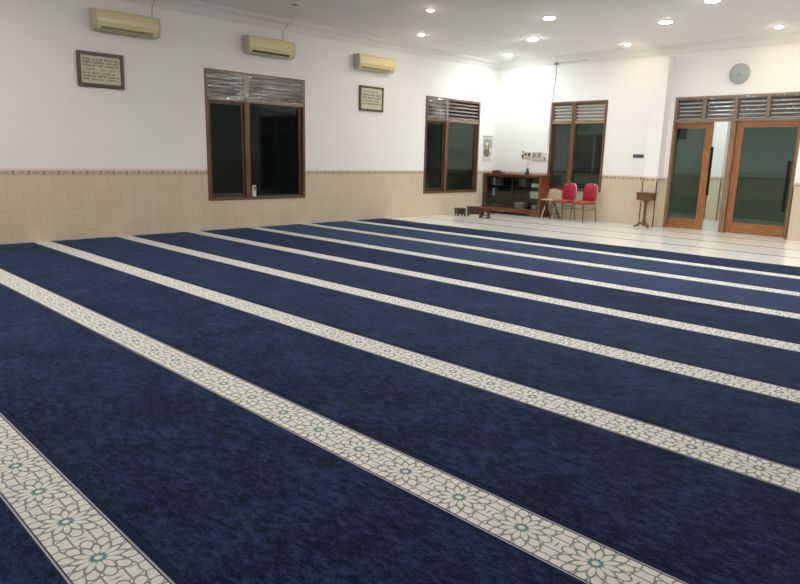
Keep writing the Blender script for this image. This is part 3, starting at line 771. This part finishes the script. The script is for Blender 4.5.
def row(xa, n, z, cols, what, group):
    x = xa
    for i in range(n):
        t = rb.uniform(.022, .040); h = rb.uniform(.17, .22)
        book(x, yb + rb.uniform(0, .02), z, t, .15, h, BK[cols[i % len(cols)]], what % ('first second third fourth fifth sixth seventh eighth'.split()[i]), group); x += t + .008
row(.22, 7, .709, (1, 0, 6, 1, 0, 2, 1), '%s upright book from the left on the top cabinet shelf, left group', 'upright books on the top cabinet shelf')
row(1.06, 7, .709, (0, 2, 1, 0, 1, 2, 0), '%s upright dim book from the left on the top shelf, right group', 'upright books on the top cabinet shelf')
row(.24, 4, .439, (2, 6, 0, 2), '%s upright book from the left on the middle cabinet shelf', 'upright books on the middle cabinet shelf')
def pile(x, y, z, n, cols, where, group, d=.26, h=.20):
    zz = z
    for i in range(n):
        t = rb.uniform(.022, .036)
        nm = ['lowest', 'second lowest', 'third lowest', 'fourth lowest', 'fifth lowest'][i]
        book(x + rb.uniform(-.012, .012), y + rb.uniform(0, .01), zz + .0006, t, d, h, BK[cols[i % len(cols)]], '%s flat book in the pale pile %s' % (nm, where), group, True); zz += t + .0008
pile(1.44, 13.64, .709, 3, (3, 6, 3), 'at the right end of the top shelf', 'pale book piles in the cabinet')
pile(1.42, 13.64, .439, 5, (6, 3, 6, 3, 6), 'at the right end of the middle shelf', 'pale book piles in the cabinet')
M['basin'] = plain('pale_enamel', (.62, .64, .60), .25)
rt = empty('bowl', (1.50, 13.74, .166), 'small pale round bowl at lower right inside the cabinet', 'bowl')
m = MB(); m.lathe([(.045, .0), (.05, .006), (.075, .04), (.092, .085), (.096, .10), (.090, .10), (.07, .045), (.03, .012), (0.0, .010)], (0, 0, 0), 'z', 28); m.build('body', M['basin'], rt, True)
rt = empty('storage_box', (1.12, 13.70, .166), 'grey closed box on the cabinet floor beside the bowl', 'box')
m = MB(); m.bbox((-.13, -.06, 0), (.13, .13, .12), .005); m.build('body', M['socket_grey'], rt, True)
m = MB(); m.bbox((-.135, -.065, .12), (.135, .135, .15), .005); m.build('lid', M['basin'], rt, True)
rt = empty('folded_cloth', (.36, 13.70, .166), 'folded olive cloth lying at lower left inside the cabinet', 'cloth')
m = MB(); m.bbox((-.14, -.06, 0), (.16, .13, .03), .012); m.bbox((-.12, -.055, .031), (.13, .12, .06), .012); m.build('cloth', BK[0], rt, True)

# things on top of the cabinet
M['brown_leather'] = plain('brown_leather', (.085, .035, .022), .45, 0, .5, .25, 40)
rt = empty('cap', (.34, 13.72, H_), 'low dark brown folded cap lying on the cabinet top', 'cap')
m = MB(); m.lathe([(.10, .0), (.112, .006), (.115, .045), (.105, .068), (.07, .082), (0.0, .086)], (0, 0, 0), 'z', 28)
for i in range(len(m.v)): x, y, z = m.v[i]; m.v[i] = (x * 1.15, y * .8, z * (1 + .12 * math.sin(7 * x)))
m.build('crown', M['brown_leather'], rt, True)
m = MB(); m.lathe([(.0, .0), (.075, .0), (.085, .012), (.075, .034), (.0, .044)], (.16, -.01, 0), 'z', 22); m.build('folded_flap', M['brown_leather'], rt, True)
m = MB(); m.tube([(.10 + .075 * math.cos(a), -.125 + .035 * math.sin(a), .008) for a in [2 * PI * k / 20 for k in range(20)] + [0]], .008, 6); tag(m.build('prayer_beads', M['brown_leather']), 'loop of brown prayer beads beside the cap on the cabinet', 'beads')
bpy.data.objects['prayer_beads'].location = (.40, 13.74, H_)
rt = empty('rod_stand', (1.27, 13.70, H_), 'small black stand with thin upright rod on the cabinet top', 'stand')
m = MB(); m.lathe([(.062, 0), (.062, .02), (.045, .05), (.028, .11), (.020, .155), (.012, .16)], (0, 0, 0), 'z', 20); m.build('base', M['black'], rt, True)
m = MB(); m.tube([(0, 0, .155), (.002, .0, .28), (.0, .01, .40)], .0055, 8); m.build('rod', M['steel'], rt, True)
m = MB(); m.tube([(.0, 0, .15), (.035, .0, .30), (.075, .015, .39)], .003, 6); m.build('cord', M['wire'], rt, True)

# ------------------------------------------------------------------ low wooden stands beside the cabinet
M['stool'] = wood('dark_low_stand_wood', (.020, .011, .007), (.055, .029, .015), .4, 'x')
M['stool_red'] = wood('red_low_stand_wood', (.07, .018, .010), (.14, .042, .022), .4, 'x')
def low_box(name, loc, rz, w, d, h, label, slat=5):
    rt = empty(name, loc, label, 'stand', None, None, rz)
    m = MB(); m.bbox((-w / 2, -d / 2, h - .022), (w / 2, d / 2, h), .004); m.build('top', M['stool'], rt, True)
    for s in (-1, 1):
        m = MB(); x = s * (w / 2 - .02)
        m.prism([(-d / 2 + .01, 0), (-d / 4, 0), (-d / 5, .05), (d / 5, .05), (d / 4, 0), (d / 2 - .01, 0), (d / 2 - .01, h - .022), (-d / 2 + .01, h - .022)], lambda a, b, t: (t, a, b), x - .01, x + .01); m.build('side_panel', M['stool'], rt, True)
    m = MB()
    for k in range(slat):
        x = -w / 2 + .035 + (w - .07) * (k + .5) / slat; m.bbox((x - .47 * (w - .07) / slat, -d / 2 + .012, .045), (x + .47 * (w - .07) / slat, -d / 2 + .028, h - .022), .003)
    m.bbox((-w / 2 + .03, -d / 2 + .018, .05), (w / 2 - .03, -d / 2 + .036, .085), .003); m.build('front_panel', M['stool'], rt, True)
    return rt
low_box('low_stand', (.44, 12.19, 0), math.radians(62), .22, .24, .19, 'small dark wooden slatted stand leftmost beside the cabinet', 4)
low_box('low_table', (.66, 12.50, 0), math.radians(52), .40, .24, .23, 'larger dark low wooden table between small stand and cabinet', 6)
rt = empty('low_stool', (1.13, 12.25, 0), 'small reddish wooden stool with turned legs before cabinet foot', 'stool', None, None, math.radians(20))
m = MB(); m.bbox((-.13, -.10, .20), (.13, .10, .235), .006); m.bbox((-.11, -.08, .165), (.11, .08, .20), .004); m.build('seat', M['stool_red'], rt, True)
for sx in (-1, 1):
    for sy in (-1, 1):
        m = MB(); m.lathe([(.022, 0), (.026, .02), (.014, .05), (.022, .09), (.016, .12), (.022, .17)], (sx * .095, sy * .065, 0), 'z', 12); m.build('leg', M['stool_red'], rt, True)
for sy in (-1, 1):
    m = MB(); m.tube([(-.095, sy * .065, .06), (.095, sy * .065, .06)], .009, 6); m.build('stretcher', M['stool_red'], rt, True)

# ------------------------------------------------------------------ red banquet chairs
M['red'] = plain('crimson_vinyl', (.34, .013, .042), .38, 0, .5, .12, 18, .1)
M['red_edge'] = plain('orange_red_vinyl', (.38, .065, .045), .42, 0, .5, .1, 14)
M['chrome'] = plain('chrome_tube', (.62, .60, .57), .2, 1.0); M['legtube'] = plain('dull_metal_tube', (.20, .175, .14), .35, .8)
def superell(w, h, n=28, p=4):
    o = []
    for k in range(n):
        a = 2 * PI * k / n; c, s = math.cos(a), math.sin(a)
        o.append((math.copysign(abs(c) ** (2 / p), c) * w / 2, math.copysign(abs(s) ** (2 / p), s) * h / 2))
    return o
def pad(m, outline, mapf, t0, t1, dome):
    """cushion: outline swept t0..t1 with domed faces"""
    n = len(outline); lv = [(0.90, t0), (1.0, t0 + (t1 - t0) * .25), (1.0, t0 + (t1 - t0) * .75), (.92, t1), (.6, t1 + dome * .8), (.2, t1 + dome)]
    P = [mapf(a * s, b * s, t) for s, t in lv for a, b in outline]; F = []
    for i in range(len(lv) - 1):
        for k in range(n): F.append((i * n + k, i * n + (k + 1) % n, (i + 1) * n + (k + 1) % n, (i + 1) * n + k))
    m.poly(P, F, True); m.poly(P[:n], [list(range(n))[::-1]]); m.poly(P[-n:], [list(range(n))], True)
def red_chair(loc, rz):
    """faces -y, origin on floor under seat centre"""
    rt = empty('banquet_chair', loc, None, None, None, None, rz)
    m = MB(); pad(m, superell(.42, .42), lambda a, b, t: (a, b, t), .415, .455, .018); m.build('seat', M['red_edge'], rt, True)
    m = MB(); m.prism([(a * .96, b * .96) for a, b in superell(.42, .42)], lambda a, b, t: (a, b, t), .397, .414); m.build('seat_pan', M['legtube'], rt, True)
    # backrest tapered towards the top
    bk = []
    for k in range(33):
        a = -PI / 2 + 2 * PI * k / 33; c, s = math.cos(a), math.sin(a)
        x = math.copysign(abs(c) ** .45, c); z = math.copysign(abs(s) ** .5, s)
        hw = .205 - .028 * (z + 1) / 2
        bk.append((x * hw, .645 + z * .19))
    tilt = lambda z: .150 + (z - .46) * .13
    m = MB(); c0 = (0, .68)
    lv = [(.93, .022), (1, .010), (1, -.016), (.93, -.028), (.6, -.036), (.2, -.038)]; n = len(bk)
    P = [((a) * s, tilt(.645 + (b - .645) * s) + t, .645 + (b - .645) * s) for s, t in lv for a, b in bk]; F = []
    for i in range(len(lv) - 1):
        for k in range(n): F.append((i * n + k, i * n + (k + 1) % n, (i + 1) * n + (k + 1) % n, (i + 1) * n + k))
    m.poly(P, F, True); m.poly(P[:n], [list(range(n))[::-1]]); m.poly(P[-n:], [list(range(n))], True); m.build('backrest', M['red'], rt, True)
    # chrome tube frame round the back
    path = [(-.195, .165, .41), (-.213, tilt(.50) + .008, .50), (-.206, tilt(.62) + .008, .62), (-.196, tilt(.73) + .008, .73), (-.180, tilt(.80) + .008, .80), (-.145, tilt(.835) + .008, .835), (-.06, tilt(.845) + .008, .845)]
    path = path + [(-x, y, z) for x, y, z in path[::-1]]
    m = MB(); m.tube(path, .0115, 8); m.build('back_frame', M['chrome'], rt, True)
    for s in (-1, 1):
        m = MB(); m.tube([(s * .175, -.17, .42), (s * .185, -.185, .30), (s * .19, -.20, .0)], .0115, 8); m.build('leg', M['legtube'], rt, True)
        m = MB(); m.tube([(s * .185, .16, .42), (s * .19, .185, .25), (s * .20, .215, .0)], .0115, 8); m.build('leg', M['legtube'], rt, True)
        m = MB(); m.tube([(s * .187, -.190, .27), (s * .19, .182, .27)], .007, 6); m.build('stretcher', M['legtube'], rt, True)
    m = MB(); m.tube([(-.19, .178, .31), (.19, .178, .31)], .007, 6); m.build('stretcher', M['legtube'], rt, True)
    return rt
G = 'red padded chairs under the far window'
c1 = red_chair((2.395, 13.56, 0), math.radians(-13)); tag(c1, 'red padded metal chair, left one beside the pale folding chair', 'chair', G)
c2 = copy_tree(c1); c2.location = (2.925, 13.565, 0); c2.rotation_euler = (0, 0, math.radians(-15)); tag(c2, 'red padded metal chair, right one nearest the pillar', 'chair', G)

# pale folding chair
M['pale_wood'] = wood('pale_worn_wood', (.40, .30, .20), (.60, .49, .36), .5, 'z')
FW = .80
rt = empty('folding_chair', (2.00, 13.66, 0), 'pale wooden folding chair with slatted back between cabinet and red chairs', 'chair', None, None, math.radians(-4))
m = MB(); m.bbox((-.16, -.17, .425), (.16, .14, .452), .006); m.build('seat', M['pale_wood'], rt, True)
for s in (-1, 1):
    m = MB(); m.tube([(s * .155, -.12, .0), (s * .15, .06, .42), (s * .145, .115, .58), (s * .135, .13, .655)], .016, 8); m.build('back_post', M['pale_wood'], rt, True)
    m = MB(); m.tube([(s * .135, .20, .0), (s * .13, .0, .30), (s * .13, -.10, .42)], .014, 8); m.build('leg', M['handle'], rt, True)
m = MB(); m.prism([(-.18, .76), (-.165, .835), (-.11, .872), (0, .885), (.11, .872), (.165, .835), (.18, .76), (.10, .785), (0, .79), (-.10, .785)], lambda a, b, t: (a * FW, t + (b - .76) * .18, .61 + (b - .76) * .65), .115, .14); m.build('top_rail', M['pale_wood'], rt, True)
for k in range(4):
    x = -.105 + .07 * k; m = MB(); m.prism([(x * .8 - .012, .47), (x * .8 + .012, .47), (x + .014, .785), (x - .014, .785)], lambda a, b, t: (a * FW, t + (b - .47) * .12, .455 + (b - .47) * .55), .083, .096); m.build('back_slat', M['pale_wood'], rt, True)
m = MB(); m.tube([(-.14, .13, .11), (.14, .13, .11)], .009, 6); m.build('stretcher', M['handle'], rt, True)
m = MB(); m.tube([(-.155, -.085, .09), (.155, -.085, .09)], .009, 6); m.build('stretcher', M['handle'], rt, True)

# ------------------------------------------------------------------ pedestal box
M['ped'] = wood('pedestal_brown_wood', (.085, .036, .020), (.19, .085, .045), .35, 'x')
px, py = 4.385, 13.52
rt = empty('pedestal_box', (px, py, 0), 'brown wooden collection box on a tripod pedestal before the pillar', 'box', None, None, math.radians(2))
m = MB(); m.bbox((-.175, -.10, .575), (.175, .10, .715), .006); m.build('box', M['ped'], rt, True)
m = MB(); m.bbox((-.19, -.115, .715), (.19, .115, .735), .005); m.build('lid', M['ped'], rt, True)
m = MB(); m.box((-.05, -.02, .7348), (.05, .02, .7362)); m.build('slot', M['black'], rt, True)
m = MB(); m.lathe([(.075, .575), (.06, .55), (.034, .52), (.028, .40), (.034, .30), (.028, .2), (.040, .12), (.048, .06), (.03, .04)], (0, 0, 0), 'z', 20); m.build('stem', M['ped'], rt, True)
for k in range(3):
    a = math.radians(200 + 120 * k); c, s = math.cos(a), math.sin(a)
    m = MB(); m.tube([(.02 * c, .02 * s, .11), (.09 * c, .09 * s, .085), (.15 * c, .15 * s, .035), (.185 * c, .185 * s, .024), (.205 * c, .205 * s, .030)], [.022, .022, .020, .022, .014], 10); m.build('foot', M['ped'], rt, True)

# ------------------------------------------------------------------ downlights
def downlight(loc, r, lens, emis=True):
    rt = empty('ceiling_downlight', loc)
    m = MB(); m.lathe([(r * .98, -.002), (r + .028, -.002), (r + .028, -.007), (r + .012, -.014), (r, -.013), (r * .97, -.004)], (0, 0, 0), 'z', 36); m.build('trim_ring', M['ring'], rt, True)
    m = MB(); m.lathe([(r * .98, -.006), (r * .97, -.013), (r * .86, -.020), (r * .62, -.026), (r * .3, -.0295), (0.0, -.030)], (0, 0, 0), 'z', 28); m.build('lens', lens, rt, True)  # domed rather than flat: the bloom is put into the lens shape
    return rt
spots = [  # x, y, radius, lens, label
 (2.73, 8.40, .055, 'warm', 'small warm ceiling downlight at the top, left of all bright ones'),
 (1.12, 9.92, .055, 'warm', 'small warm downlight just right of the rightmost air conditioner'),
 (3.91, 10.09, .095, 'cool', 'large bright downlight, nearest of the diagonal row of three'),
 (2.575, 11.64, .095, 'cool_bright', 'large bright downlight, middle of the diagonal row of three'),
 (1.00, 13.04, .095, 'cool_bright', 'large bright downlight nearest the far corner'),
 (3.80, 13.25, .050, 'warm', 'small warm downlight close to the far wall left of the pillar'),
 (5.285, 11.57, .105, 'cool', 'large bright downlight in front of the pillar'),
 (6.615, 13.13, .060, 'warm', 'warm downlight above right of the wall clock'),
 (6.42, 10.50, .095, 'cool', 'bright downlight cut by the top edge of the picture')]
for i, (x, y, r, ln, lab) in enumerate(spots):
    o = downlight((x, y, CZ), r, M[ln]); tag(o, lab, 'ceiling light', 'recessed ceiling downlights')
o = downlight((1.30, 6.75, CZ), .06, M['off']); tag(o, 'unlit recessed downlight above the middle air conditioner', 'ceiling light', 'recessed ceiling downlights')
# downlights of the same grid nearer the viewer, outside the frame
HALL = [(5.3, 8.5), (7.9, 8.5), (6.6, 7.0), (9.2, 7.0), (9.2, 10.0), (8.0, 11.6), (9.4, 13.0), (4.0, 5.4), (7.9, 5.4), (6.6, 3.9), (9.2, 3.9), (5.3, 2.3), (7.9, 2.3), (2.6, 2.3), (4.0, .8), (9.2, .8), (1.5, .6), (6.6, .0)]
for x, y in HALL:
    o = downlight((x, y, CZ), .08, M['dim_hall' if (x > 5 and y < 6) else 'cool_hall']); tag(o, 'recessed ceiling downlight outside the view, nearer the viewer', 'ceiling light', 'downlights nearer the viewer')
for x, y in ((2.3, 16.2), (5.2, 15.6), (8.2, 16.2)):
    o = downlight((x, y, 3.3), .10, M['corr']); tag(o, 'corridor ceiling downlight behind the doors', 'ceiling light', 'corridor downlights')

# ------------------------------------------------------------------ world, camera, view
w = bpy.data.worlds.new('night'); scn.world = w; w.use_nodes = True
w.node_tree.nodes['Background'].inputs[0].default_value = (.55, .7, .8, 1); w.node_tree.nodes['Background'].inputs[1].default_value = .004
cam = bpy.data.cameras.new('camera'); co = bpy.data.objects.new('camera', cam); COL.objects.link(co); scn.camera = co
f_px = 650.782
cam.sensor_fit = 'HORIZONTAL'; cam.sensor_width = 36; cam.lens = f_px * 36 / 800; cam.clip_start = .05; cam.clip_end = 100
r = Vector((0.71228464, 0.70150465, 0.02327692)); u = Vector((-0.15883467, 0.12879524, 0.97886839)); f = Vector((-0.68368277, 0.70093011, -0.20316213))
mw = Matrix(((r.x, u.x, -f.x, 10.3835), (r.y, u.y, -f.y, 0), (r.z, u.z, -f.z, 1.35), (0, 0, 0, 1)))
co.matrix_world = mw
scn.view_settings.view_transform = 'Standard'; scn.view_settings.look = 'None'
scn.view_settings.gamma = 1; scn.view_settings.exposure = 0.8; scn.view_settings.use_curve_mapping = False
scn.cycles.use_denoising = True
scn.cycles.max_bounces = 10; scn.cycles.transparent_max_bounces = 24
scn.cycles.sample_clamp_indirect = 6
